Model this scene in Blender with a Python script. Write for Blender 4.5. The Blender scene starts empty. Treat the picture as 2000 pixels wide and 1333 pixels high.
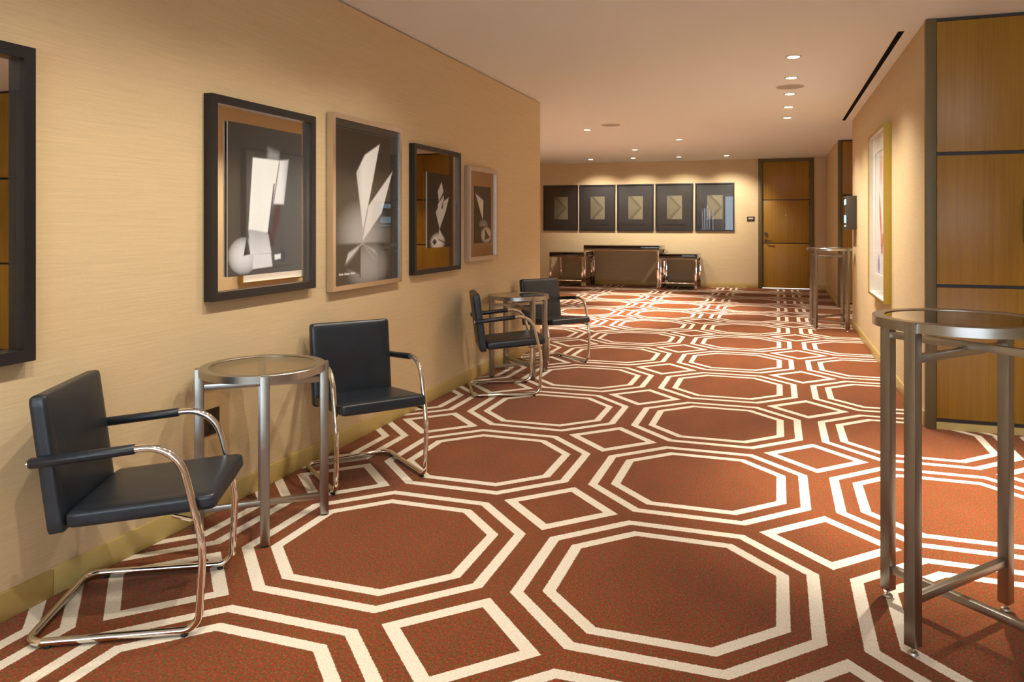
import bpy, bmesh, math, random
import numpy as np
from mathutils import Vector, Matrix

random.seed(7)
scene = bpy.context.scene
C = scene.collection
R = math.radians

# ------------------------------------------------------------------ camera, world, exposure
CEIL = 2.70
LX, RX, FY = -2.495, 0.935, 16.27          # left wall, right wall, far wall planes
cam_d = bpy.data.cameras.new('camera')
cam = bpy.data.objects.new('camera', cam_d); C.objects.link(cam)
cam.location = (0, 0, 1.35)
cam.rotation_euler = (R(90), 0, 0.3234)
cam_d.sensor_width = 36.0
cam_d.lens = 1455.0 / 2000 * 36.0
cam_d.shift_x = -0.015
cam_d.shift_y = -(666.5 - 437.0) / 2000
cam_d.clip_start = 0.05
scene.camera = cam
world = bpy.data.worlds.new('world'); scene.world = world
world.use_nodes = True
world.node_tree.nodes['Background'].inputs[0].default_value = (0.72, 0.86, 1.0, 1)
world.node_tree.nodes['Background'].inputs[1].default_value = 5.0
vs = scene.view_settings
vs.view_transform = 'Standard'; vs.look = 'None'; vs.gamma = 1.0; vs.use_curve_mapping = False
vs.exposure = 0.55
try:
    scene.cycles.use_denoising = True
    scene.cycles.max_bounces = 14
    scene.cycles.diffuse_bounces = 8
    scene.cycles.caustics_reflective = False
    scene.cycles.caustics_refractive = False
    scene.cycles.sample_clamp_indirect = 6.0
except Exception:
    pass
WARM = (1.0, 0.895, 0.74)
# recessed lights: (x, y, aim point, watts, cone degrees, blend, group key)
LIGHTS = []
for k in range(5):
    LIGHTS.append((0.125, 6.39 + 0.91 * k, (0.125, 6.39 + 0.91 * k, 0), 112, 125, 0.9, 'row'))
for x, y in ((-2.586, 10.42), (-1.491, 12.09), (-2.46, 13.51), (-4.7, 12.6), (-4.3, 9.4)):  # last two are added out of sight to brighten the far floor
    LIGHTS.append((x, y, (x, y, 0), 640, 66, 0.9, 'hall'))
for x in (-3.709, -2.808, -1.88, -0.949):
    LIGHTS.append((x, 15.24, (x, 16.27, 1.15), 105, 92, 0.8, 'far'))
for y in (0.2, 1.15, 2.1, 3.05, 4.0):
    LIGHTS.append((-1.18, y, (-2.05, y + 0.05, 0.3), 52, 112, 0.9, 'near'))
LIGHTS.append((0.85, 4.05, (0.85, 4.05, 0), 560, 64, 1.0, 'recess'))
LIGHTS.append((2.3, 4.05, (2.3, 4.05, 0), 110, 100, 0.9, 'recess'))
LIGHTS.append((2.0, 11.8, (2.0, 11.8, 0), 110, 110, 0.9, 'recess'))  # added to brighten the far recess and its reflection in the mirrors
LIGHTS.append((0.4, 0.2, (0.4, 0.2, 0), 60, 125, 0.9, 'recess'))  # added out of view for more floor and ceiling bounce

# ------------------------------------------------------------------ materials
def nmat(name):
    m = bpy.data.materials.new(name); m.use_nodes = True
    nt = m.node_tree
    return m, nt, nt.nodes['Principled BSDF']
def simple(name, col, rough=0.5, metal=0.0, spec=0.5, coat=0.0):
    m, nt, b = nmat(name)
    b.inputs['Base Color'].default_value = (*col, 1)
    b.inputs['Roughness'].default_value = rough
    b.inputs['Metallic'].default_value = metal
    b.inputs['Specular IOR Level'].default_value = spec
    b.inputs['Coat Weight'].default_value = coat
    return m
class G:
    """tiny helper that chains shader nodes"""
    def __init__(s, nt): s.nt = nt
    def n(s, t, **kw):
        o = s.nt.nodes.new(t)
        for k, v in kw.items(): setattr(o, k, v)
        return o
    def link(s, a, b): s.nt.links.new(a, b)
    def math(s, op, *a):
        o = s.n('ShaderNodeMath', operation=op)
        for i, v in enumerate(a):
            if isinstance(v, (int, float)): o.inputs[i].default_value = v
            else: s.link(v, o.inputs[i])
        return o.outputs[0]
    def coords(s, scale):
        tc = s.n('ShaderNodeTexCoord'); mp = s.n('ShaderNodeMapping')
        mp.inputs['Scale'].default_value = scale
        s.link(tc.outputs['Object'], mp.inputs['Vector'])
        return mp.outputs[0]
    def noise(s, vec, scale=1.0, detail=2.0, rough=0.5):
        o = s.n('ShaderNodeTexNoise')
        o.inputs['Scale'].default_value = scale; o.inputs['Detail'].default_value = detail
        o.inputs['Roughness'].default_value = rough
        s.link(vec, o.inputs['Vector'])
        return o.outputs['Fac']
    def ramp(s, fac, stops, interp='LINEAR'):
        o = s.n('ShaderNodeValToRGB'); o.color_ramp.interpolation = interp
        el = o.color_ramp.elements
        while len(el) < len(stops): el.new(0.5)
        for e, (p, c) in zip(el, stops): e.position = p; e.color = (*c, 1)
        s.link(fac, o.inputs[0])
        return o.outputs[0]
    def mix(s, fac, a, b, blend='MIX'):
        o = s.n('ShaderNodeMix', data_type='RGBA', blend_type=blend)
        for sock, v in ((o.inputs[0], fac), (o.inputs[6], a), (o.inputs[7], b)):
            if isinstance(v, (int, float)): sock.default_value = v
            elif isinstance(v, tuple): sock.default_value = (*v, 1)
            else: s.link(v, sock)
        return o.outputs[2]
    def bump(s, height, strength, dist, bsdf):
        o = s.n('ShaderNodeBump')
        o.inputs['Strength'].default_value = strength; o.inputs['Distance'].default_value = dist
        s.link(height, o.inputs['Height']); s.link(o.outputs[0], bsdf.inputs['Normal'])

def grasscloth(name, col):
    m, nt, b = nmat(name); g = G(nt)
    f1 = g.noise(g.coords((5, 5, 150)), 1.0, 3.0, 0.6)
    f2 = g.noise(g.coords((60, 60, 420)), 1.0, 1.0)
    f = g.math('ADD', g.math('MULTIPLY', f1, 0.7), g.math('MULTIPLY', f2, 0.3))
    dk = tuple(c * 0.91 for c in col); lt = tuple(min(1, c * 1.06) for c in col)
    c = g.ramp(f, [(0.3, dk), (0.7, lt)])
    g.link(c, b.inputs['Base Color'])
    b.inputs['Roughness'].default_value = 0.75
    b.inputs['Specular IOR Level'].default_value = 0.25
    g.bump(f, 0.22, 0.0025, b)
    return m
def wood(name, lo, hi, rough=0.4):
    m, nt, b = nmat(name); g = G(nt)
    f1 = g.noise(g.coords((55, 55, 1.3)), 1.0, 4.0, 0.6)
    f2 = g.noise(g.coords((4, 4, 0.15)), 1.0, 2.0)
    f3 = g.noise(g.coords((260, 260, 14)), 1.0, 1.0)
    f = g.math('ADD', g.math('MULTIPLY', f1, 0.5), g.math('ADD', g.math('MULTIPLY', f2, 0.35), g.math('MULTIPLY', f3, 0.15)))
    g.link(g.ramp(f, [(0.32, lo), (0.68, hi)]), b.inputs['Base Color'])
    b.inputs['Roughness'].default_value = rough
    b.inputs['Specular IOR Level'].default_value = 0.4
    g.bump(f3, 0.08, 0.001, b)
    return m
def brushed(name, col, rough, axis_scale):
    m, nt, b = nmat(name); g = G(nt)
    f = g.noise(g.coords(axis_scale), 1.0, 2.0)
    d = tuple(c * 0.90 for c in col)
    g.link(g.ramp(f, [(0.3, d), (0.7, col)]), b.inputs['Base Color'])
    b.inputs['Metallic'].default_value = 1.0
    r = g.math('ADD', g.math('MULTIPLY', f, 0.08), rough - 0.04)
    g.link(r, b.inputs['Roughness'])
    return m
def leather(name):
    m, nt, b = nmat(name); g = G(nt)
    f = g.noise(g.coords((260, 260, 260)), 1.0, 2.0)
    w = g.noise(g.coords((9, 9, 9)), 1.0, 3.0)
    g.link(g.ramp(w, [(0.3, (0.007, 0.011, 0.017)), (0.7, (0.012, 0.019, 0.029))]), b.inputs['Base Color'])
    b.inputs['Roughness'].default_value = 0.36
    b.inputs['Specular IOR Level'].default_value = 0.55
    h = g.math('ADD', g.math('MULTIPLY', f, 0.12), g.math('MULTIPLY', w, 1.0))
    g.bump(h, 0.25, 0.006, b)
    return m
def pane_glass(name, tint=(1, 1, 1), refl=1.0):
    m = bpy.data.materials.new(name); m.use_nodes = True
    nt = m.node_tree; nt.nodes.clear(); g = G(nt)
    out = g.n('ShaderNodeOutputMaterial'); mx = g.n('ShaderNodeMixShader')
    tr = g.n('ShaderNodeBsdfTransparent'); gl = g.n('ShaderNodeBsdfGlossy')
    lw = g.n('ShaderNodeLayerWeight'); lw.inputs['Blend'].default_value = 0.5
    fr = g.math('ADD', g.math('MULTIPLY', g.math('POWER', lw.outputs['Facing'], 5.0), 0.95), 0.045)
    tr.inputs[0].default_value = (*tint, 1); gl.inputs['Roughness'].default_value = 0.01
    f = g.math('MULTIPLY', fr, refl)
    g.link(f, mx.inputs[0]); g.link(tr.outputs[0], mx.inputs[1]); g.link(gl.outputs[0], mx.inputs[2])
    g.link(mx.outputs[0], out.inputs[0])
    return m
def emit(name, col, strength):
    m, nt, b = nmat(name)
    b.inputs['Base Color'].default_value = (*col, 1)
    b.inputs['Emission Color'].default_value = (*col, 1)
    b.inputs['Emission Strength'].default_value = strength
    return m
def printed(name, rough=0.5):
    m, nt, b = nmat(name); g = G(nt)
    a = g.n('ShaderNodeAttribute'); a.attribute_name = 'Ink'
    g.link(a.outputs['Color'], b.inputs['Base Color'])
    b.inputs['Roughness'].default_value = rough
    b.inputs['Specular IOR Level'].default_value = 0.3
    return m
def carpet():
    m, nt, b = nmat('carpet'); g = G(nt)
    x0, y0, a = -0.3869, 2.8171, 1.1888
    tc = g.n('ShaderNodeTexCoord'); sp = g.n('ShaderNodeSeparateXYZ')
    g.link(tc.outputs['Object'], sp.inputs[0])
    fuzz = g.math('MULTIPLY', g.math('SUBTRACT', g.noise(g.coords((230, 230, 230)), 1.0, 1.0), 0.5), 0.010)
    u = g.math('ABSOLUTE', g.math('WRAP', g.math('SUBTRACT', sp.outputs[0], x0), a / 2, -a / 2))
    v = g.math('ABSOLUTE', g.math('WRAP', g.math('SUBTRACT', sp.outputs[1], y0), a / 2, -a / 2))
    w, s = 0.540, 0.793
    s1 = g.math('SUBTRACT', g.math('MAXIMUM', u, v), w)
    s2 = g.math('MULTIPLY', g.math('SUBTRACT', g.math('ADD', u, v), s), 0.7071)
    d = g.math('ADD', g.math('MAXIMUM', s1, s2), fuzz)
    outer = g.math('COMPARE', d, -0.023, 0.023)
    inner = g.math('COMPARE', d, -0.133, 0.023)
    L = g.math('SUBTRACT', a, g.math('ADD', g.math('ADD', u, v), fuzz))
    dia = g.math('COMPARE', L, 0.247, 0.035)
    line = g.math('MAXIMUM', outer, g.math('MAXIMUM', inner, dia))
    sp1 = g.noise(g.coords((145, 100, 100)), 1.0, 2.0, 0.7)
    sp2 = g.noise(g.coords((62, 95, 100)), 1.0, 1.0)
    big = g.noise(g.coords((3.0, 1.6, 2.0)), 1.0, 3.0)
    rust = g.ramp(sp1, [(0.30, (0.060, 0.038, 0.008)), (0.43, (0.150, 0.046, 0.010)), (0.55, (0.240, 0.050, 0.011)),
                        (0.70, (0.40, 0.115, 0.017))])
    rust = g.mix(g.math('MULTIPLY', g.math('GREATER_THAN', sp2, 0.57), 0.62), rust, (0.105, 0.095, 0.018))
    rust = g.mix(g.math('MULTIPLY', g.math('LESS_THAN', sp2, 0.43), 0.60), rust, (0.270, 0.026, 0.012))
    rust = g.mix(0.55, rust, g.ramp(big, [(0.3, (0.72, 0.72, 0.72)), (0.7, (1.15, 1.15, 1.15))]), 'MULTIPLY')
    cream = g.ramp(sp1, [(0.3, (0.72, 0.66, 0.55)), (0.7, (0.88, 0.83, 0.72))])
    g.link(g.mix(line, rust, cream), b.inputs['Base Color'])
    b.inputs['Roughness'].default_value = 0.95
    b.inputs['Specular IOR Level'].default_value = 0.1
    b.inputs['Sheen Weight'].default_value = 0.15
    h = g.math('ADD', g.math('MULTIPLY', sp1, 0.5), g.math('MULTIPLY', line, 0.25))
    g.bump(h, 0.5, 0.006, b)
    return m

M = dict(
    carpet=carpet(),
    cloth=grasscloth('grasscloth', (0.63, 0.49, 0.295)),
    ceiling=simple('ceiling_paint', (0.87, 0.895, 0.885), 0.85, spec=0.2),
    base=simple('baseboard_gold_paint', (0.50, 0.375, 0.13), 0.38),
    wood=wood('anigre_wood', (0.235, 0.115, 0.010), (0.36, 0.190, 0.020)),
    doorwood=wood('door_wood', (0.27, 0.132, 0.012), (0.42, 0.222, 0.025)),
    bronze=simple('bronze_trim', (0.125, 0.095, 0.038), 0.5, 0.15),
    joint=simple('dark_joint', (0.018, 0.011, 0.006), 0.5),
    steel=brushed('brushed_steel', (0.36, 0.34, 0.31), 0.34, (420, 420, 6)),
    steelh=brushed('brushed_steel_top', (0.46, 0.44, 0.40), 0.30, (6, 6, 420)),
    chrome=simple('chrome', (0.80, 0.78, 0.75), 0.06, 1.0),
    zinc=simple('zinc_foot', (0.62, 0.60, 0.57), 0.3, 1.0),
    leather=leather('black_leather'),
    rubber=simple('black_rubber', (0.012, 0.012, 0.012), 0.7),
    argls=pane_glass('museum_glass', (0.98, 0.98, 0.98), 0.2),
    smoke=pane_glass('bronze_tabletop_glass', (0.82, 0.75, 0.63), 1.3),
    glass=pane_glass('picture_glass', (0.995, 0.995, 0.995), 0.75),
    mirror=simple('mirror', (0.80, 0.76, 0.71), 0.015, 1.0),
    black=simple('black_lacquer', (0.010, 0.011, 0.014), 0.30),
    blackmat=simple('charcoal_mat', (0.012, 0.011, 0.012), 0.55),
    gloss=simple('gloss_black_top', (0.006, 0.005, 0.005), 0.06, coat=0.5),
    white=simple('white_edge', (0.80, 0.78, 0.74), 0.5),
    silver=simple('silver_frame', (0.66, 0.60, 0.53), 0.24, 1.0),
    satin=simple('satin_silver_frame', (0.56, 0.48, 0.40), 0.5, 1.0),
    gold=brushed('gold_leaf', (0.46, 0.31, 0.055), 0.38, (40, 40, 300)),
    ink=printed('printed_paper'),
    plate=simple('bronze_plate', (0.06, 0.045, 0.03), 0.35, 0.6),
    platetext=simple('plate_lettering', (0.45, 0.38, 0.28), 0.5),
    grey=simple('display_housing', (0.050, 0.043, 0.033), 0.45),
    screen=simple('screen_glass', (0.01, 0.02, 0.03), 0.1),
    blue=emit('screen_blue', (0.30, 0.62, 0.85), 0.5),
    lens=emit('lamp_lens', (1.0, 0.90, 0.74), 14.0),
    trimw=simple('light_trim', (0.55, 0.50, 0.44), 0.4),
    grille=simple('speaker_grille', (0.46, 0.42, 0.37), 0.8),
    void=simple('slot_black', (0.004, 0.004, 0.004), 0.8),
    alu=simple('aluminium_threshold', (0.75, 0.75, 0.76), 0.5),
)

# ------------------------------------------------------------------ mesh helpers
def fillet(pts, rad, seg=8):
    """polyline with rounded corners; rad gives the radius for each inner point"""
    P = [Vector(p) for p in pts]; out = [P[0]]
    for i in range(1, len(P) - 1):
        a, b, c = P[i - 1], P[i], P[i + 1]
        d1 = (a - b).normalized(); d2 = (c - b).normalized()
        ang = d1.angle(d2); t = rad[i - 1] / math.tan(ang / 2)
        t = min(t, (a - b).length * 0.98, (c - b).length * 0.98)
        r = t * math.tan(ang / 2)
        bis = (d1 + d2).normalized(); cen = b + bis * (r / math.sin(ang / 2))
        s = b + d1 * t - cen; e = b + d2 * t - cen
        tot = s.angle(e); ax = s.cross(e).normalized()
        for k in range(seg + 1):
            out.append(cen + Matrix.Rotation(tot * k / seg, 3, ax) @ s)
    out.append(P[-1])
    return out
class MB:
    def __init__(s): s.bm = bmesh.new()
    def box(s, x0, x1, y0, y1, z0, z1, bev=0.0, rot=None, seg=2):
        vs_ = [s.bm.verts.new((x, y, z)) for x in (x0, x1) for y in (y0, y1) for z in (z0, z1)]
        F = [(0, 1, 3, 2), (4, 6, 7, 5), (0, 4, 5, 1), (2, 3, 7, 6), (0, 2, 6, 4), (1, 5, 7, 3)]
        fs = [s.bm.faces.new([vs_[i] for i in f]) for f in F]
        if rot is not None:
            bmesh.ops.transform(s.bm, matrix=rot, verts=vs_)
        if bev > 0:
            es = list({e for f in fs for e in f.edges})
            bmesh.ops.bevel(s.bm, geom=es, offset=bev, segments=seg, profile=0.5, affect='EDGES')
        return s
    def tube(s, pts, r, seg=12, cap=True):
        P = [Vector(p) for p in pts]; rings = []
        t = (P[1] - P[0]).normalized()
        nrm = t.orthogonal().normalized()
        for i, p in enumerate(P):
            if i == 0: tt = (P[1] - P[0]).normalized()
            elif i == len(P) - 1: tt = (P[-1] - P[-2]).normalized()
            else: tt = ((P[i] - P[i - 1]).normalized() + (P[i + 1] - P[i]).normalized()).normalized()
            nrm = (nrm - tt * nrm.dot(tt)).normalized(); bn = tt.cross(nrm)
            rr = r[i] if isinstance(r, (list, tuple)) else r
            rings.append([s.bm.verts.new(p + rr * (math.cos(2 * math.pi * k / seg) * nrm + math.sin(2 * math.pi * k / seg) * bn)) for k in range(seg)])
        for a, b in zip(rings, rings[1:]):
            for k in range(seg): s.bm.faces.new((a[k], a[(k + 1) % seg], b[(k + 1) % seg], b[k]))
        if cap:
            s.bm.faces.new(list(reversed(rings[0]))); s.bm.faces.new(rings[-1])
        return s
    def cyl(s, p0, p1, r, seg=24): return s.tube([p0, p1], r, seg)
    def lathe(s, prof, seg=48, cx=0, cy=0, closed=False):
        """profile of (radius, z); closed joins last to first"""
        rings = [[s.bm.verts.new((cx + r * math.cos(2 * math.pi * k / seg), cy + r * math.sin(2 * math.pi * k / seg), z)) for k in range(seg)] for r, z in prof]
        pr = list(zip(rings, rings[1:])) + ([(rings[-1], rings[0])] if closed else [])
        for a, b in pr:
            for k in range(seg): s.bm.faces.new((a[k], a[(k + 1) % seg], b[(k + 1) % seg], b[k]))
        if not closed:
            s.bm.faces.new(list(reversed(rings[0]))); s.bm.faces.new(rings[-1])
        return s
    def cushion(s, lx, ly, lz, r, puff=0.0, n=14, m=None):
        """rounded box centred on the origin whose big faces swell a little"""
        tmp = bmesh.new(); bmesh.ops.create_cube(tmp, size=2.0)
        bmesh.ops.subdivide_edges(tmp, edges=tmp.edges[:], cuts=n, use_grid_fill=True)
        h = Vector((lx / 2, ly / 2, lz / 2)); inn = Vector((h.x - r, h.y - r, h.z - r))
        th = min(range(3), key=lambda i: h[i])
        mp = {}
        for v in tmp.verts:
            # denser near the edges
            q = Vector([math.copysign(abs(c) ** 0.6, c) * h[i] for i, c in enumerate(v.co)])
            cl = Vector([max(-inn[i], min(inn[i], q[i])) for i in range(3)])
            d = q - cl
            p = cl + d.normalized() * r if d.length > 1e-9 else q
            o = [i for i in range(3) if i != th]
            k = (1 - (p[o[0]] / h[o[0]]) ** 4) * (1 - (p[o[1]] / h[o[1]]) ** 4)
            p[th] += math.copysign(puff * max(0, k), p[th]) if abs(p[th]) > h[th] * 0.5 else 0
            mp[v] = s.bm.verts.new(m @ p if m else p)
        for f in tmp.faces: s.bm.faces.new([mp[v] for v in f.verts])
        tmp.free(); return s
    def prism(s, pts, y0, y1):
        """outline in x-z pushed from y0 to y1"""
        a = [s.bm.verts.new((x, y0, z)) for x, z in pts]; b = [s.bm.verts.new((x, y1, z)) for x, z in pts]
        s.bm.faces.new(a); s.bm.faces.new(list(reversed(b)))
        for i in range(len(pts)):
            j = (i + 1) % len(pts); s.bm.faces.new((a[j], a[i], b[i], b[j]))
        return s
    def build(s, name, mat, parent=None, smooth=True):
        bmesh.ops.recalc_face_normals(s.bm, faces=s.bm.faces[:])
        me = bpy.data.meshes.new(name); s.bm.to_mesh(me); s.bm.free()
        if smooth:
            me.polygons.foreach_set('use_smooth', [True] * len(me.polygons))
            me.set_sharp_from_angle(angle=R(38))
        me.materials.append(mat)
        o = bpy.data.objects.new(name, me); C.objects.link(o)
        if parent: o.parent = parent
        return o
def boxo(name, mat, parent, *b, bev=0.0): return MB().box(*b, bev=bev).build(name, mat, parent)
def tag(o, label=None, cat=None, group=None, kind=None):
    if label: o['label'] = label
    if cat: o['category'] = cat
    if group: o['group'] = group
    if kind: o['kind'] = kind
    return o
def thing(name, label, cat, loc=(0, 0, 0), rz=0.0, group=None):
    o = bpy.data.objects.new(name, None); C.objects.link(o)
    o.location = loc; o.rotation_euler = (0, 0, rz); o.empty_display_size = 0.1
    return tag(o, label, cat, group)
def struct(name, mat, *b, label=None, bev=0.0):
    o = boxo(name, mat, None, *b, bev=bev); o['kind'] = 'structure'
    if label: o['label'] = label
    return o
def dup(root, loc, rz, label, group=None):
    r = root.copy(); C.objects.link(r); r.location = loc; r.rotation_euler = (0, 0, rz); r['label'] = label
    if group: r['group'] = group
    for ch in list(root.children):
        c = ch.copy(); C.objects.link(c); c.parent = r
        for gch in list(ch.children):
            d = gch.copy(); C.objects.link(d); d.parent = c
    return r

# ------------------------------------------------------------------ room shell
floor = struct('floor', M['carpet'], -7.0, 3.6, -6.0, 17.6, -0.1, 0.0, label='rust red carpet with cream octagon and diamond lattice')
# ceiling with a cut for the long slot diffuser
SX0, SX1, SY0, SY1 = 0.806, 0.848, 5.79, 10.56
mb = MB()
mb.box(-7.0, SX0, -6.0, 17.6, CEIL, CEIL + 0.12)
mb.box(SX1, 3.6, -6.0, 17.6, CEIL, CEIL + 0.12)
mb.box(SX0, SX1, -6.0, SY0, CEIL, CEIL + 0.12)
mb.box(SX0, SX1, SY1, 17.6, CEIL, CEIL + 0.12)
ceil = mb.build('ceiling', M['ceiling'], None); tag(ceil, 'smooth off-white painted ceiling with recessed lights', kind='structure')

GAP = 0.012
YC = 7.89
wl = struct('wall_left', M['cloth'], LX - 0.25, LX, -6.0, YC, 0, CEIL - GAP, label='tan ribbed fabric wall hung with mirror-backed pictures')
struct('wall_left_return', M['cloth'], -7.0, LX - 0.25, YC - 0.25, YC, 0, CEIL, label='tan wall turning away behind the corner')
struct('wall_left_far', M['cloth'], -7.2, -7.0, -6.0, 17.6, 0, CEIL, label='tan end wall of the wide far hall')
struct('wall_far', M['cloth'], -7.0, -0.372, FY, FY + 0.2, 0, CEIL, label='tan wall behind the five dark pictures and console tables')
struct('wall_far_right', M['cloth'], 0.715, RX, FY, FY + 0.2, 0, CEIL, label='narrow tan wall between wooden door and corner')
struct('wall_right', M['cloth'], RX, 3.6, 5.53, 10.58, 0, CEIL, label='tan fabric wall with the tall gold framed picture')
struct('wall_right_far', M['cloth'], RX, 3.6, 13.03, FY + 0.2, 0, CEIL, label='tan wall stub beside the wooden door')
struct('wall_recess', M['cloth'], 3.6, 3.8, -6.0, 17.6, 0, CEIL, label='tan wall closing the recesses on the right')
struct('wall_back', M['cloth'], LX, 3.6, -6.2, -6.0, 0, 0.12, label='low sill wall under the window behind the corridor')
wn = bpy.data.objects.new('window_1', None); C.objects.link(wn); wn.location = (0.5525, -6.05, 0.12)
tag(wn, 'wide daylight window closing the near end of the corridor', kind='structure')
for i in range(6):
    xm = -3.0475 + 6.095 * i / 5
    boxo('mullion', M['bronze'], wn, xm - 0.03, xm + 0.03, -0.08, 0.04, 0, CEIL - 0.122)
    if i < 5: boxo('window_pane', M['glass'], wn, xm + 0.03, xm + 6.095 / 5 - 0.03, -0.025, -0.019, 0, CEIL - 0.122)

def base(name, x0, x1, y0, y1, h=0.10):
    return struct(name, M['base'], x0, x1, y0, y1, 0, h, bev=0.003)
base('baseboard_left', LX, LX + 0.012, 2.012, YC)
base('baseboard_left_near', LX, LX + 0.014, -6.0, 2.010, 0.098)
base('baseboard_far', -7.0, -0.375, FY - 0.012, FY)
base('baseboard_far_right', 0.718, RX, FY - 0.012, FY)
base('baseboard_right', RX - 0.012, RX, 5.545, 10.58)
base('baseboard_right_far', RX - 0.012, RX, 13.06, FY)

# wood panel faces of the two wall blocks on the right
def panel_face(name, y, x_end, label):
    """bronze corner post, three rows of wood panels with dark joints, low base"""
    o = struct(name, M['joint'], RX + 0.02, x_end, y - 0.004, y + 0.03, 0.0, CEIL - 0.003, label=label)
    p = boxo('corner_post', M['bronze'], o, RX - 0.003, RX + 0.058, y - 0.032, y + 0.035, 0, CEIL - 0.002, bev=0.002)
    boxo('base_strip', M['base'], o, RX + 0.058, x_end, y - 0.028, y, 0, 0.046)
    boxo('top_strip', M['joint'], o, RX + 0.058, x_end, y - 0.022, y, CEIL - 0.022, CEIL - 0.002)
    xs = [RX + 0.058, RX + 0.058 + 0.556, x_end - 0.45, x_end]
    if x_end < 2.0: xs = [RX + 0.058, x_end]
    for a, b in zip(xs, xs[1:]):
        for z0, z1 in ((0.072, 0.931), (0.953, 1.796), (1.820, CEIL - 0.024)):
            boxo('wood_panel', M['wood'], o, a + 0.003, b - 0.003, y - 0.024, y, z0, z1, bev=0.0015)
    return o
pf = panel_face('wall_panel_near', 5.52, 3.6, 'amber wood panels with dark joints behind the tall round table')
boxo('door_pull', M['plate'], pf, 1.487, 1.505, 5.44, 5.497, 1.22, 1.50, bev=0.004)
panel_face('wall_panel_far', 13.02, 3.6, 'amber wood panels glimpsed past the wall display')

# ------------------------------------------------------------------ door in the far wall
d = bpy.data.objects.new('door_1', None); C.objects.link(d); d.location = (0.172, FY, 0); d.empty_display_size = 0.1
tag(d, 'amber wood door with dark bands and bronze frame', kind='structure')
H0, H1 = -0.459, 0.459
boxo('door_frame', M['bronze'], d, -0.544, H0 - 0.004, -0.02, 0.12, 0, CEIL - 0.002, bev=0.003)
boxo('door_frame', M['bronze'], d, H1 + 0.004, 0.543, -0.02, 0.12, 0, CEIL - 0.002, bev=0.003)
boxo('door_head', M['bronze'], d, H0 - 0.004, H1 + 0.004, -0.02, 0.12, CEIL - 0.058, CEIL - 0.002, bev=0.003)
leafz = (0.016, 0.930, 0.952, 1.832, 1.852, CEIL - 0.062)
leaf = boxo('door_leaf', M['joint'], d, H0 - 0.004, H1 + 0.004, 0.030, 0.065, 0.016, CEIL - 0.058)
for i in (0, 2, 4):
    boxo('door_panel', M['doorwood'], leaf, H0, H1, 0.022, 0.034, leafz[i], leafz[i + 1], bev=0.0015)
for z in (0.30, 0.98, 1.75, 2.35):
    MB().cyl((H1 + 0.002, 0.012, z - 0.055), (H1 + 0.002, 0.012, z + 0.055), 0.010, 12).build('hinge', M['joint'], d)
lock = MB().cyl((H0 + 0.066, 0.022, 1.135), (H0 + 0.066, -0.010, 1.135), 0.032, 24).build('deadbolt', M['plate'], d)
lv = MB().cyl((H0 + 0.066, 0.022, 0.995), (H0 + 0.066, 0.012, 0.995), 0.030, 24)
lv.tube(fillet([(H0 + 0.066, 0.014, 0.995), (H0 + 0.066, -0.045, 0.995), (H0 + 0.185, -0.045, 0.990)], [0.018]), 0.010, 10)
lv.build('lever_handle', M['plate'], d)
MB().cyl((0.0, 0.022, 1.525), (0.0, 0.017, 1.525), 0.010, 16).build('peephole', M['zinc'], d)
boxo('threshold', M['alu'], d, H0 - 0.003, H1 + 0.003, 0.0, 0.30, 0.0, 0.004)
# lit space behind the door, seen only as a bright line under it
struct('wall_behind_door', M['ceiling'], -0.372, 0.715, FY + 0.9, FY + 1.0, 0, CEIL)
ld = bpy.data.lights.new('room_lamp', 'POINT'); ld.energy = 60; ld.color = (0.85, 0.93, 1.0); ld.shadow_soft_size = 0.1
lo = bpy.data.objects.new('room_lamp', ld); C.objects.link(lo); lo.location = (0.172, FY + 0.5, 1.2)

# ------------------------------------------------------------------ ceiling fittings
def downlight(x, y, aim, watts, cone, blend, label, group):
    t = thing('downlight', label, 'ceiling light', (x, y, CEIL), 0, group)
    MB().lathe([(0.046, -0.001), (0.050, -0.006), (0.062, -0.004), (0.064, 0.0), (0.046, 0.0)], 32, closed=True).build('trim_ring', M['trimw'], t)
    MB().lathe([(0.046, -0.0005), (0.046, -0.0035), (0.03, -0.0045), (0.002, -0.005)], 32).build('lens', M['lens'], t)
    sd = bpy.data.lights.new('lamp', 'SPOT'); sd.energy = watts; sd.color = WARM
    sd.spot_size = R(cone); sd.spot_blend = blend; sd.shadow_soft_size = 0.022
    so = bpy.data.objects.new('lamp', sd); C.objects.link(so); so.parent = t
    so.location = (0, 0, -0.03)
    dirv = Vector(aim) - Vector((x, y, CEIL))
    so.rotation_euler = dirv.to_track_quat('-Z', 'Y').to_euler()
    return t
GRP = dict(row='downlights beside the ceiling slot', hall='downlights of the far hall', far='wall washers above five pictures',
           near='wall washers of the left wall', recess='downlights before the wood panels')
NTH = ['first', 'second', 'third', 'fourth', 'fifth']
LAB = dict(row=['round downlight in the line beside the black slot, %s from the near wood panels' % n for n in NTH],
           hall=['round downlight beside the speaker grille of the far hall', 'round downlight alone in the far hall ceiling, before the door and pictures',
                 'round downlight right behind the wall washers of the far wall pictures', 'added unseen fill downlight over the hidden end of the far hall',
                 'added unseen fill downlight just around the left wall corner'],
           far=['small bright downlight above the far wall pictures, %s from the wooden door' % n for n in NTH[3::-1]],
           near=['downlight washing the left fabric wall, %s of its row from the window' % n for n in NTH],
           recess=['downlight over the tall table before the near wood panels', 'downlight deep in the near wood panelled recess',
                   'added fill downlight in the recess before the far wood panels', 'added fill downlight over the corridor between window and tall table'])
seen = {}
for L_ in LIGHTS:
    k = L_[6]; i = seen.get(k, 0); seen[k] = i + 1
    downlight(*L_[:6], LAB[k][i], GRP[k])
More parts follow.
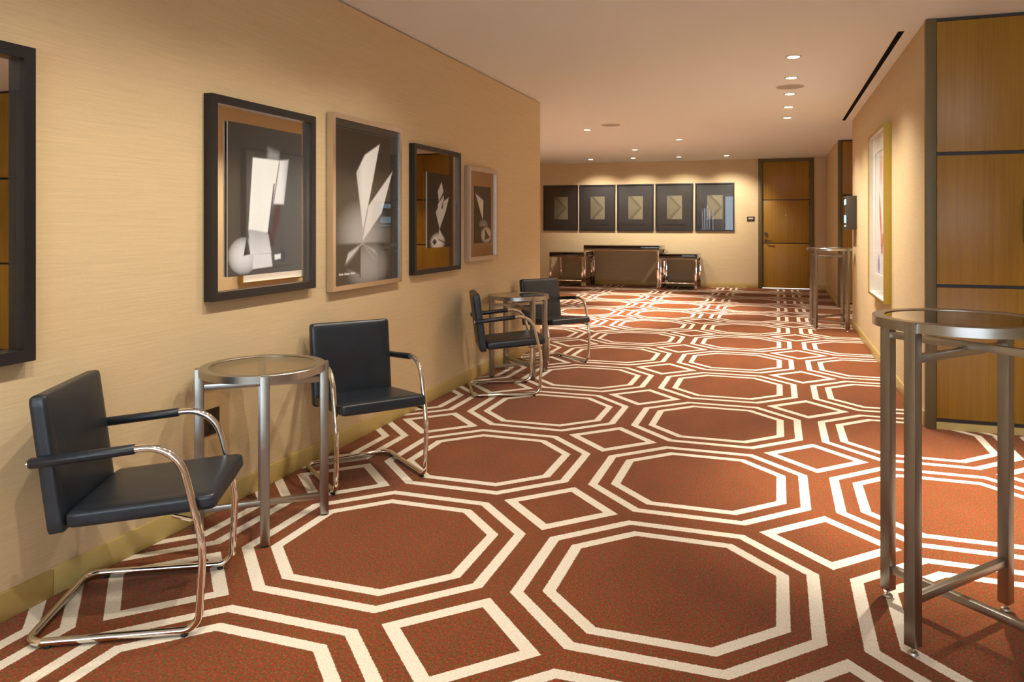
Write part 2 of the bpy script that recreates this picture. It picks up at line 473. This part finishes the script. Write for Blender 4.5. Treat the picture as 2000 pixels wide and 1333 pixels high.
def speaker(x, y, label):
    t = thing('ceiling_speaker', label, 'speaker', (x, y, CEIL))
    MB().lathe([(0.122, 0), (0.122, -0.004), (0.134, -0.003), (0.136, 0)], 48, closed=True).build('rim', M['trimw'], t)
    MB().lathe([(0.122, -0.0005), (0.121, -0.003), (0.002, -0.0045)], 48).build('grille', M['grille'], t)
speaker(0.121, 7.785, 'round ceiling speaker grille between the line of downlights')
speaker(-2.159, 10.03, 'round ceiling speaker grille over the far hall')
sl = thing('slot_diffuser', 'long black linear slot in the ceiling along the right wall', 'air vent', ((SX0 + SX1) / 2, (SY0 + SY1) / 2, CEIL))
w2, l2 = (SX1 - SX0) / 2, (SY1 - SY0) / 2
mb = MB(); mb.box(-w2, w2, -l2, l2, 0.06, 0.07)
mb.box(-w2, -w2 + 0.003, -l2, l2, 0.0, 0.06); mb.box(w2 - 0.003, w2, -l2, l2, 0.0, 0.06)
mb.box(-w2, w2, -l2, -l2 + 0.003, 0.0, 0.06); mb.box(-w2, w2, l2 - 0.003, l2, 0.0, 0.06)
mb.build('channel', M['void'], sl)
boxo('blade', M['void'], sl, -0.002, 0.002, -l2 + 0.003, l2 - 0.003, 0.012, 0.05)

# ------------------------------------------------------------------ prints
def grid_print(name, x0, x1, z0, z1, y, fn, parent, nx, nz):
    """flat printed sheet: a fine grid whose colour is the ink"""
    us = np.linspace(0, 1, nx); vs2 = np.linspace(0, 1, nz)
    U, V = np.meshgrid(us, vs2)
    co = np.zeros((nz, nx, 3)); co[..., 0] = x0 + (x1 - x0) * U; co[..., 1] = y; co[..., 2] = z0 + (z1 - z0) * V
    i = np.arange(nz * nx).reshape(nz, nx)
    q = np.stack([i[:-1, :-1], i[:-1, 1:], i[1:, 1:], i[1:, :-1]], -1).reshape(-1, 4)
    me = bpy.data.meshes.new(name)
    me.from_pydata(co.reshape(-1, 3).tolist(), [], q.tolist())
    col = np.ones((nz * nx, 4)); col[:, :3] = np.clip(fn(U, V), 0, 1).reshape(-1, 3)
    at = me.color_attributes.new('Ink', 'FLOAT_COLOR', 'POINT'); at.data.foreach_set('color', col.ravel())
    me.materials.append(M['ink'])
    o = bpy.data.objects.new(name, me); C.objects.link(o); o.parent = parent
    return o
def sm(a, b, x):
    t = np.clip((x - a) / (b - a), 0, 1); return t * t * (3 - 2 * t)
def poly(U, V, pts, soft=0.012):
    """soft mask of a convex outline"""
    area = sum(pts[i][0] * pts[(i + 1) % len(pts)][1] - pts[(i + 1) % len(pts)][0] * pts[i][1] for i in range(len(pts)))
    if area < 0: pts = pts[::-1]
    dmin = np.full(U.shape, 9.0)
    for i in range(len(pts)):
        (ax, ay), (bx, by) = pts[i], pts[(i + 1) % len(pts)]
        L = math.hypot(bx - ax, by - ay)
        dmin = np.minimum(dmin, ((bx - ax) * (V - ay) - (by - ay) * (U - ax)) / L)
    return sm(-soft / 2, soft / 2, dmin)
def blob(U, V, cu, cv, ru, rv, p=1.0):
    return np.clip(1 - ((U - cu) / ru) ** 2 - ((V - cv) / rv) ** 2, 0, 1) ** p
def over(a, m, val): return a * (1 - m) + val * m
def grey3(a, tint=(1, 0.985, 0.95)): return np.stack([a * t * c for t, c in zip(tint, (1.06, 1.14, 1.24))], -1)
def art_column(U, V):
    a = 0.018 + 0.03 * (1 - V) + 0.02 * U
    a = over(a, blob(U, V, 0.19, 0.13, 0.19, 0.125, 0.6), 0.78)
    a = over(a, poly(U, V, [(0.51, 0.86), (0.66, 0.84), (0.66, 0.78), (0.50, 0.78)], 0.06) * 0.5, 0.5)
    a = over(a, poly(U, V, [(0.307, 0.785), (0.664, 0.787), (0.51, 0.27), (0.25, 0.30)]), 0.86)
    a = over(a, poly(U, V, [(0.675, 0.787), (0.80, 0.80), (0.73, 0.48), (0.586, 0.48)], 0.02), 0.80 - 0.3 * sm(0.68, 0.8, U))
    a = over(a, poly(U, V, [(0.25, 0.305), (0.51, 0.28), (0.555, 0.138), (0.276, 0.137)]), 0.42 + 2.0 * (0.30 - V))
    a = over(a, poly(U, V, [(0.235, 0.27), (0.276, 0.137), (0.19, 0.13)]), 0.02)
    a = over(a, poly(U, V, [(0.32, 0.137), (0.55, 0.137), (0.57, 0.045), (0.30, 0.037)]), 0.75)
    a = over(a, poly(U, V, [(0.595, 0.125), (0.685, 0.130), (0.685, 0.095), (0.60, 0.09)]), 0.85)
    a = over(a, poly(U, V, [(0.50, 0.27), (0.53, 0.27), (0.60, 0.62), (0.585, 0.62)], 0.008), 0.03)
    a = over(a, poly(U, V, [(0.30, 0.034), (0.86, 0.05), (0.86, 0.044), (0.30, 0.026)], 0.006) * 0.8, 0.01)
    return grey3(a, (0.97, 0.985, 1.0))
def art_blades(U, V):
    a = 0.012 + 0.02 * (1 - V)
    a = a + 0.42 * blob(U, V, 0.45, 0.30, 0.46, 0.24, 1.5) * sm(0.235, 0.26, V)
    a = a + 0.34 * blob(U, V, 0.52, 0.10, 0.34, 0.17, 0.9) * (1 - sm(0.235, 0.25, V))
    a = over(a, poly(U, V, [(0.70, 0.896), (0.464, 0.81), (0.336, 0.69), (0.436, 0.335), (0.55, 0.56)], 0.014), 0.84 - 0.25 * (1 - sm(0.33, 0.45, U)))
    a = over(a, poly(U, V, [(0.92, 0.729), (0.52, 0.485), (0.43, 0.262), (0.735, 0.443)], 0.012), 0.80)
    a = over(a, poly(U, V, [(0.425, 0.245), (0.18, 0.125), (0.22, 0.19)], 0.02), 0.62)
    a = over(a, poly(U, V, [(0.43, 0.245), (0.67, 0.11), (0.60, 0.15), (0.46, 0.20)], 0.02), 0.70)
    a = over(a, poly(U, V, [(0.47, 0.235), (0.66, 0.165), (0.62, 0.20)], 0.02), 0.50)
    a = over(a, poly(U, V, [(0.385, 0.23), (0.40, 0.23), (0.40, 0.03), (0.385, 0.03)], 0.01) * 0.9, 0.01)
    a = over(a, poly(U, V, [(0.39, 0.22), (0.39, 0.05), (0.19, 0.10)], 0.02) * 0.9, 0.02)
    for k, (u0, u1) in enumerate(((0.09, 0.15), (0.165, 0.24), (0.25, 0.32))):
        a = over(a, poly(U, V, [(u0, 0.070), (u1, 0.068), (u1, 0.058), (u0, 0.060)], 0.004), 0.75)
    return grey3(a)
def art_kite(U, V):
    a = 0.014 + 0 * U
    a = a + 0.75 * blob(U, V, 0.42, 0.075, 0.32, 0.13, 0.8)
    a = over(a, poly(U, V, [(0.57, 0.886), (0.65, 0.76), (0.46, 0.62), (0.42, 0.76)], 0.02), 0.62)
    a = over(a, poly(U, V, [(0.66, 0.71), (0.67, 0.64), (0.44, 0.53), (0.42, 0.58)], 0.02), 0.62)
    a = over(a, poly(U, V, [(0.88, 0.69), (0.75, 0.495), (0.49, 0.25), (0.34, 0.475), (0.47, 0.57)], 0.02), 0.60)
    a = over(a, poly(U, V, [(0.66, 0.66), (0.62, 0.52), (0.56, 0.53)], 0.015), 0.02)
    a = over(a, poly(U, V, [(0.47, 0.26), (0.68, 0.10), (0.45, 0.12)], 0.02), 0.60)
    a = over(a, poly(U, V, [(0.45, 0.115), (0.80, 0.05), (0.82, 0.03), (0.44, 0.10)], 0.02), 0.02)
    a = over(a, poly(U, V, [(0.29, 0.155), (0.43, 0.08), (0.29, 0.0), (0.15, 0.08)], 0.02), 0.70)
    a = over(a, poly(U, V, [(0.29, 0.12), (0.385, 0.08), (0.29, 0.03), (0.19, 0.08)], 0.02), 0.015)
    return grey3(a, (1, 0.96, 0.90))
def art_wedge(U, V):
    a = 0.02 + 0 * U
    a = a + 0.30 * blob(U, V, 0.56, 0.33, 0.3, 0.09, 1.0) * sm(0.28, 0.30, V)
    a = a + 0.72 * blob(U, V, 0.74, 0.14, 0.34, 0.15, 0.6)
    a = over(a, poly(U, V, [(0.10, 0.868), (0.56, 0.755), (0.53, 0.40)], 0.025), 0.66)
    a = over(a, poly(U, V, [(0.645, 0.25), (0.96, 0.09), (0.625, 0.04)], 0.025), 0.03)
    return grey3(a, (1, 0.93, 0.82))
def art_fold(k):
    def f(U, V):
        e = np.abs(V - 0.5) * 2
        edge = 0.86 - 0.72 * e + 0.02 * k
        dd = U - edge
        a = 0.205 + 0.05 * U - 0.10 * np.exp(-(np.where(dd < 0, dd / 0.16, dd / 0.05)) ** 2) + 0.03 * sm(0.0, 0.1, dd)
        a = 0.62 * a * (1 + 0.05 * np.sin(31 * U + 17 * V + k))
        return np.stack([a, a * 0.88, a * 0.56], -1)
    return f
def art_plume(U, V):
    c = np.stack([0.74 + 0 * U, 0.71 + 0.05 * V, 0.76 - 0.04 * V], -1)
    def lay(m, col):
        nonlocal c
        c = c * (1 - m[..., None]) + np.array(col) * m[..., None]
    n = 0.5 + 0.5 * np.sin(23 * U + 5 * np.sin(9 * V)) * np.sin(13 * V + 4 * U)
    lay(0.75 * sm(0.74, 0.80, U) * (1 - sm(0.93, 0.97, U)), (0.42, 0.26, 0.40))
    lay(0.85 * blob(U - 0.10 * (V - 0.85), V, 0.52, 0.86, 0.13, 0.15, 0.5), (0.72, 0.33, 0.20))
    lay(0.55 * blob(U, V, 0.45, 0.74, 0.20, 0.12, 0.8) * n, (0.70, 0.50, 0.62))
    lay(0.95 * blob(U + 0.45 * (V - 0.45), V, 0.46, 0.46, 0.085, 0.21, 0.4), (0.62, 0.10, 0.04))
    lay(0.90 * blob(U - 0.9 * (V - 0.28), V, 0.60, 0.28, 0.12, 0.06, 0.4), (0.58, 0.12, 0.05))
    lay(0.90 * poly(U, V, [(0.50, 0.245), (0.66, 0.26), (0.64, 0.18), (0.52, 0.17)], 0.02), (0.36, 0.07, 0.05))
    lay(0.9 * poly(U, V, [(0.36, 0.13), (0.50, 0.14), (0.50, 0.10), (0.36, 0.09)], 0.02), (0.86, 0.84, 0.82))
    lay(0.85 * blob(U, V, 0.30, 0.08, 0.10, 0.09, 0.5), (0.12, 0.15, 0.42))
    return c

# ------------------------------------------------------------------ framed pictures (local: x right, z up, -y out of the wall)
def frame_mesh(w, h, fw, depth):
    mb = MB(); x, z = w / 2, h / 2
    O = [(-x, -z), (x, -z), (x, z), (-x, z)]; I = [(-x + fw, -z + fw), (x - fw, -z + fw), (x - fw, z - fw), (-x + fw, z - fw)]
    for i in range(4):
        j = (i + 1) % 4
        mb.prism([O[i], O[j], I[j], I[i]], -depth, 0.0)
    bmesh.ops.remove_doubles(mb.bm, verts=mb.bm.verts[:], dist=1e-5)
    return mb
def picture(name, label, cat, loc, rz, w, h, fw, depth, fmat, back, pr=None, art=None, nx=100, nz=140, standoff=0.018, sheet=0.008, group=None, inset=0.010, bk=0.008):
    """frame, backing, optional standing print, glass"""
    t = thing(name, label, cat, loc, rz, group)
    frame_mesh(w, h, fw, depth).build('frame', fmat, t, smooth=False)
    x, z = w / 2 - fw, h / 2 - fw
    if back is not None:
        boxo('mirror_panel' if back is M['mirror'] else 'mat_board', back, t, -x, x, -bk, -0.001, -z, z)
    if art is not None:
        a, b, c, e = pr
        boxo('print_panel', M['white'], t, a, b, -standoff - sheet, -standoff, c, e)
        if standoff > bk + 0.0015:
            boxo('spacer', M['joint'], t, a + 0.06, b - 0.06, -standoff, -bk, c + 0.06, e - 0.06)
        grid_print('print', a, b, c, e, -standoff - sheet - 0.0006, art, t, nx, nz)
    boxo('glass_pane', M['glass'], t, -x - 0.002, x + 0.002, -depth + inset - 0.002, -depth + inset, -z - 0.002, z + 0.002)
    return t
def left_pic(y0, y1, z0, z1, pr, **kw):
    yc, zc = (y0 + y1) / 2, (z0 + z1) / 2
    p = None if pr is None else (pr[0] - yc, pr[1] - yc, pr[2] - zc, pr[3] - zc)
    return picture(loc=(LX, yc, zc), rz=R(90), w=y1 - y0, h=z1 - z0, pr=p, **kw)
left_pic(1.11, 1.918, 0.873, 1.961, (1.24, 1.73, 1.02, 1.80), name='mirror_picture', label='black framed mirror picture hanging above the chair against the left wall', cat='picture',
         fw=0.042, depth=0.045, fmat=M['black'], back=M['mirror'], art=art_wedge, nx=60, nz=80)
left_pic(2.77, 3.583, 0.990, 1.949, (2.895, 3.475, 1.096, 1.838), name='mirror_picture', label='black framed picture of a white blurred column on mirror, above the low table', cat='picture',
         fw=0.040, depth=0.045, fmat=M['black'], back=M['mirror'], art=art_column, nx=150, nz=200, standoff=0.021, sheet=0.006, bk=0.015)
left_pic(3.750, 4.595, 0.951, 2.003, (3.780, 4.565, 0.981, 1.973), name='framed_photogram', label='silver framed dark print of two white pointed blades', cat='picture',
         fw=0.030, depth=0.045, fmat=M['silver'], back=None, art=art_blades, nx=150, nz=200, standoff=0.004, sheet=0.016)
left_pic(4.78, 5.604, 0.978, 1.926, (5.005, 5.445, 1.167, 1.735), name='mirror_picture', label='thin black framed mirror with small print of stacked white kites', cat='picture',
         fw=0.034, depth=0.045, fmat=M['black'], back=M['mirror'], art=art_kite, nx=120, nz=160, standoff=0.028, sheet=0.004, bk=0.027, inset=0.007)
left_pic(5.78, 6.446, 1.028, 1.838, (5.893, 6.297, 1.180, 1.676), name='mirror_picture', label='small silver framed mirror with print of one white wedge', cat='picture',
         fw=0.034, depth=0.045, fmat=M['satin'], back=M['mirror'], art=art_wedge, nx=90, nz=120, standoff=0.031, sheet=0.003, bk=0.030, inset=0.006)
ORD = ['fifth', 'fourth', 'third', 'second', 'first']
for k, (a, b) in enumerate(((-5.054, -4.246), (-4.209, -3.395), (-3.354, -2.546), (-2.507, -1.703), (-1.660, -0.853))):
    xc = (a + b) / 2
    t = picture('framed_relief', 'black framed folded-paper picture on the far wall, %s from the wooden door' % ORD[k], 'picture', (xc, FY, 1.703), 0,
                b - a, 1.024, 0.026, 0.035, M['black'], M['blackmat'], (-0.155, 0.165, -0.26, 0.25), art_fold(k), 40, 56, 0.009, 0.002, 'five pictures in a row on the far wall', 0.008)
    boxo('mat_strip', M['joint'], t, -0.27, 0.25, -0.018, -0.008, -0.372, -0.358)  # thin dark strip low on the mat
# tall gold picture on the right wall
yg, zg, wg, hg = 7.665, 1.437, 1.16, 1.572
t = thing('gold_picture', 'tall deep gold framed picture of orange plumes in white mat', 'picture', (RX, yg, zg), R(-90))
frame_mesh(wg, hg, 0.016, 0.062).build('frame', M['gold'], t, smooth=False)
x, z = wg / 2 - 0.016, hg / 2 - 0.016
boxo('backing', M['white'], t, -x, x, -0.010, -0.001, -z, z)
mt = MB(); O = [(-x, -z), (x, -z), (x, z), (-x, z)]; I = [(-x + 0.17, -z + 0.20), (x - 0.17, -z + 0.20), (x - 0.17, z - 0.17), (-x + 0.17, z - 0.17)]
for i in range(4):
    j = (i + 1) % 4; mt.prism([O[i], O[j], I[j], I[i]], -0.018, -0.010)
mt.build('mat_board', M['white'], t, smooth=False)
ln = MB()
for q in ((-x, -x + 0.004, -z, z), (x - 0.004, x, -z, z), (-x, x, -z, -z + 0.004), (-x, x, z - 0.004, z)): ln.box(q[0], q[1], -0.051, -0.018, q[2], q[3])
ln.build('spacer', M['white'], t)
grid_print('print', -x + 0.165, x - 0.165, -z + 0.195, z - 0.165, -0.0125, art_plume, t, 120, 170)
boxo('glass_pane', M['argls'], t, -x, x, -0.054, -0.052, -z, z)

# ------------------------------------------------------------------ small wall fittings
t = thing('wall_outlet', 'dark bronze outlet plate on left wall behind the low round table', 'outlet', (LX, 2.815, 0.43), R(90))
boxo('cover_plate', M['plate'], t, -0.052, 0.052, -0.006, 0, -0.060, 0.060, bev=0.002)
for z in (-0.024, 0.024):
    boxo('socket', M['rubber'], t, -0.017, 0.017, -0.009, -0.005, z - 0.014, z + 0.014, bev=0.003)
t = thing('room_sign', 'small bronze sign plate on far wall beside the wooden door', 'sign', (-0.521, FY, 1.447), 0)
boxo('plate', M['plate'], t, -0.077, 0.077, -0.010, 0, -0.050, 0.050, bev=0.003)
boxo('inset', M['platetext'], t, -0.045, 0.050, -0.012, -0.009, -0.012, 0.026, bev=0.001)
t = thing('wall_display', 'slim grey display box with glowing screen near end of right wall', 'display', (RX, 10.22, 1.487), R(-90))
boxo('housing', M['grey'], t, -0.21, 0.21, -0.115, 0, -0.208, 0.208, bev=0.006)
sc = boxo('screen', M['screen'], t, -0.195, 0.195, -0.1175, -0.114, -0.19, 0.19, bev=0.001)
for z0, z1 in ((0.10, 0.17), (-0.13, -0.03), (-0.175, -0.160)):
    boxo('screen_block', M['blue'], sc, -0.16, 0.16, -0.1185, -0.117, z0, z1)

# ------------------------------------------------------------------ round tables
def round_table(loc, rz, h, label, cat, bar_up, bar_low, foot):
    t = thing('round_table', label, cat, loc, rz)
    Ro, Ri, th = 0.270, 0.230, 0.032
    MB().lathe([(Ri, h - th), (Ro, h - th), (Ro, h - 0.002), (Ro - 0.002, h), (Ri + 0.002, h), (Ri, h - 0.002)], 72, closed=True).build('top_ring', M['steelh'], t)
    MB().lathe([(Ri - 0.0005, h - 0.012), (Ri - 0.0005, h - 0.003)], 72).build('glass_top', M['smoke'], t)
    rr = 0.266
    for k in range(4):
        a = R(45 + 90 * k)
        rot = Matrix.Rotation(a, 4, 'Z')
        MB().box(rr - 0.019, rr + 0.019, -0.019, 0.019, foot, h - 0.001, bev=0.002, rot=rot).build('leg', M['steel'], t)
        cx, cy = rr * math.cos(a), rr * math.sin(a)
        if foot > 0.01:
            f = MB().lathe([(0.005, 0.010), (0.005, foot)], 12, cx, cy)
            f.lathe([(0.014, 0.0), (0.017, 0.003), (0.014, 0.009), (0.006, 0.012)], 20, cx, cy)
            f.build('levelling_foot', M['zinc'], t)
        else:
            MB().lathe([(0.016, 0.0), (0.016, foot + 0.001)], 16, cx, cy).build('foot_pad', M['rubber'], t)
    for i, ang in enumerate((-45, 45)):
        rot = Matrix.Rotation(R(ang), 4, 'Z')
        for z in (bar_up[i], bar_low[i]):
            MB().box(-rr + 0.018, rr - 0.018, -0.0125, 0.0125, z - 0.0125, z + 0.0125, bev=0.001, rot=rot).build('crossbar', M['steelh'], t)
    return t
# bars: index 0 runs along the -45 degree diagonal, 1 along +45
round_table((-2.200, 2.812, 0), -0.10, 0.713, 'low round table with bronze glass and steel legs, below the black framed column picture', 'table', (0.604, 0.630), (0.116, 0.090), 0.006)
round_table((-2.193, 6.299, 0), 0.02, 0.713, 'low round glass table between two chairs near the left wall corner', 'table', (0.604, 0.630), (0.116, 0.090), 0.006)
round_table((0.580, 2.795, 0), 0.06, 1.040, 'tall round cocktail table with smoked glass standing before the wood panels', 'table', (0.950, 0.925), (0.105, 0.172), 0.028)
round_table((0.632, 10.235, 0), 0.08, 1.040, 'tall round steel cocktail table beneath the wall display', 'table', (0.950, 0.925), (0.105, 0.172), 0.028)

# ------------------------------------------------------------------ cantilever chairs (local: x forward, y left)
def make_chair(label, loc, rz):
    t = thing('cantilever_chair', label, 'chair', loc, rz, 'black leather chairs along the left wall')
    r, zb, hw = 0.0125, 0.0185, 0.2405
    side = lambda y: [(-0.215, y, 0.588), (0.222, y, 0.632), (0.303, y, 0.30), (0.288, y, zb), (-0.232, y, zb)]
    pts = side(hw) + side(-hw)[::-1]
    rad = [0.125, 0.5, 0.055, 0.055, 0.055, 0.055, 0.5, 0.125]
    MB().tube(fillet(pts, rad, 10), r, 14).build('tube_frame', M['chrome'], t)
    for y in (hw, -hw):
        a, b = Vector((-0.218, y, 0.5877)), Vector((0.095, y, 0.6192))
        d_ = (b - a).normalized()
        pad = MB().tube([a, a + d_ * 0.004, b - d_ * 0.004, b], [0.0150, 0.0175, 0.0165, 0.0142], 16).build('arm_pad', M['leather'], t)
        MB().tube([a - d_ * 0.006, a + d_ * 0.001], 0.0120, 16).build('end_cap', M['chrome'], pad)
        for x in (0.245, -0.165):
            MB().lathe([(0.011, 0.0), (0.012, 0.007), (0.009, 0.010)], 14, x, y).build('glide', M['rubber'], t)
        br = MB().tube([(0.282, y * 0.97, 0.372), (0.20, y * 0.86, 0.384)], 0.007, 8)
        br.build('seat_bracket', M['chrome'], t)
    m = Matrix.Translation((0.108, 0, 0.410)) @ Matrix.Rotation(R(-4.7), 4, 'Y')
    MB().cushion(0.460, 0.452, 0.056, 0.017, 0.006, 14, m).build('seat', M['leather'], t)
    mbk = Matrix.Translation((-0.178, 0, 0.573)) @ Matrix.Rotation(R(-7.4), 4, 'Y')
    bk = MB().cushion(0.056, 0.452, 0.452, 0.016, 0.004, 14, mbk).build('backrest', M['leather'], t)
    x, y, z = 0.021, 0.221, 0.221
    seam = [(x, -y, -z), (x, -y, z), (x, y, z), (x, y, -z)]
    MB().tube([mbk @ Vector(p) for p in fillet(seam, [0.02, 0.02], 5)], 0.0022, 6).build('seam', M['leather'], bk)
    return t
c0 = make_chair('black leather chrome chair below the black framed mirror, right before the low table', (-2.168, 2.052, 0), R(28))
dup(c0, (-2.138, 3.555, 0), R(-39), 'black leather chrome chair below the silver framed blades print')
dup(c0, (-2.130, 5.650, 0), R(27), 'black leather chrome chair below the kites mirror, side-on to its low table')
dup(c0, (-2.105, 7.010, 0), R(-38), 'black leather chrome chair at the left wall corner, behind a low table')

# ------------------------------------------------------------------ console tables by the far wall
def console(x0, x1, h, y0, y1, label, shelf, name='console_table'):
    t = thing(name, label, 'table', ((x0 + x1) / 2, (y0 + y1) / 2, 0))
    w, dd = (x1 - x0) / 2, (y1 - y0) / 2
    boxo('top', M['gloss'], t, -w, w, -dd, dd, h - 0.085, h, bev=0.002)
    lt = 0.042
    ap = MB()
    for a in (-1, 1):
        ap.box(-w, w, a * dd - (lt if a > 0 else 0), a * dd + (lt if a < 0 else 0), h - 0.112, h - 0.085)
    ap.build('apron', M['chrome'], t)
    for sx in (-1, 1):
        for sy in (-1, 1):
            xa, ya = sx * (w - lt / 2), sy * (dd - lt / 2)
            boxo('leg', M['chrome'], t, xa - lt / 2, xa + lt / 2, ya - lt / 2, ya + lt / 2, 0, h - 0.112, bev=0.002)
    if shelf:
        boxo('shelf', M['gloss'], t, -w + lt, w - lt, -dd + 0.01, dd - 0.01, 0.125, 0.148, bev=0.001)
        boxo('shelf_rail', M['chrome'], t, -w + lt, w - lt, -dd + 0.004, -dd + 0.010, 0.130, 0.146)
    return t
console(-3.885, -2.298, 0.890, 15.345, 16.21, 'long gloss black console table with chrome legs below the row of pictures', False)
console(-4.645, -3.892, 0.738, 15.345, 16.21, 'short black and chrome side table left of the long console, by the left wall corner', True, 'side_table')
console(-2.291, -1.536, 0.728, 15.345, 16.21, 'short black and chrome side table on the door side of the long console', True, 'side_table')
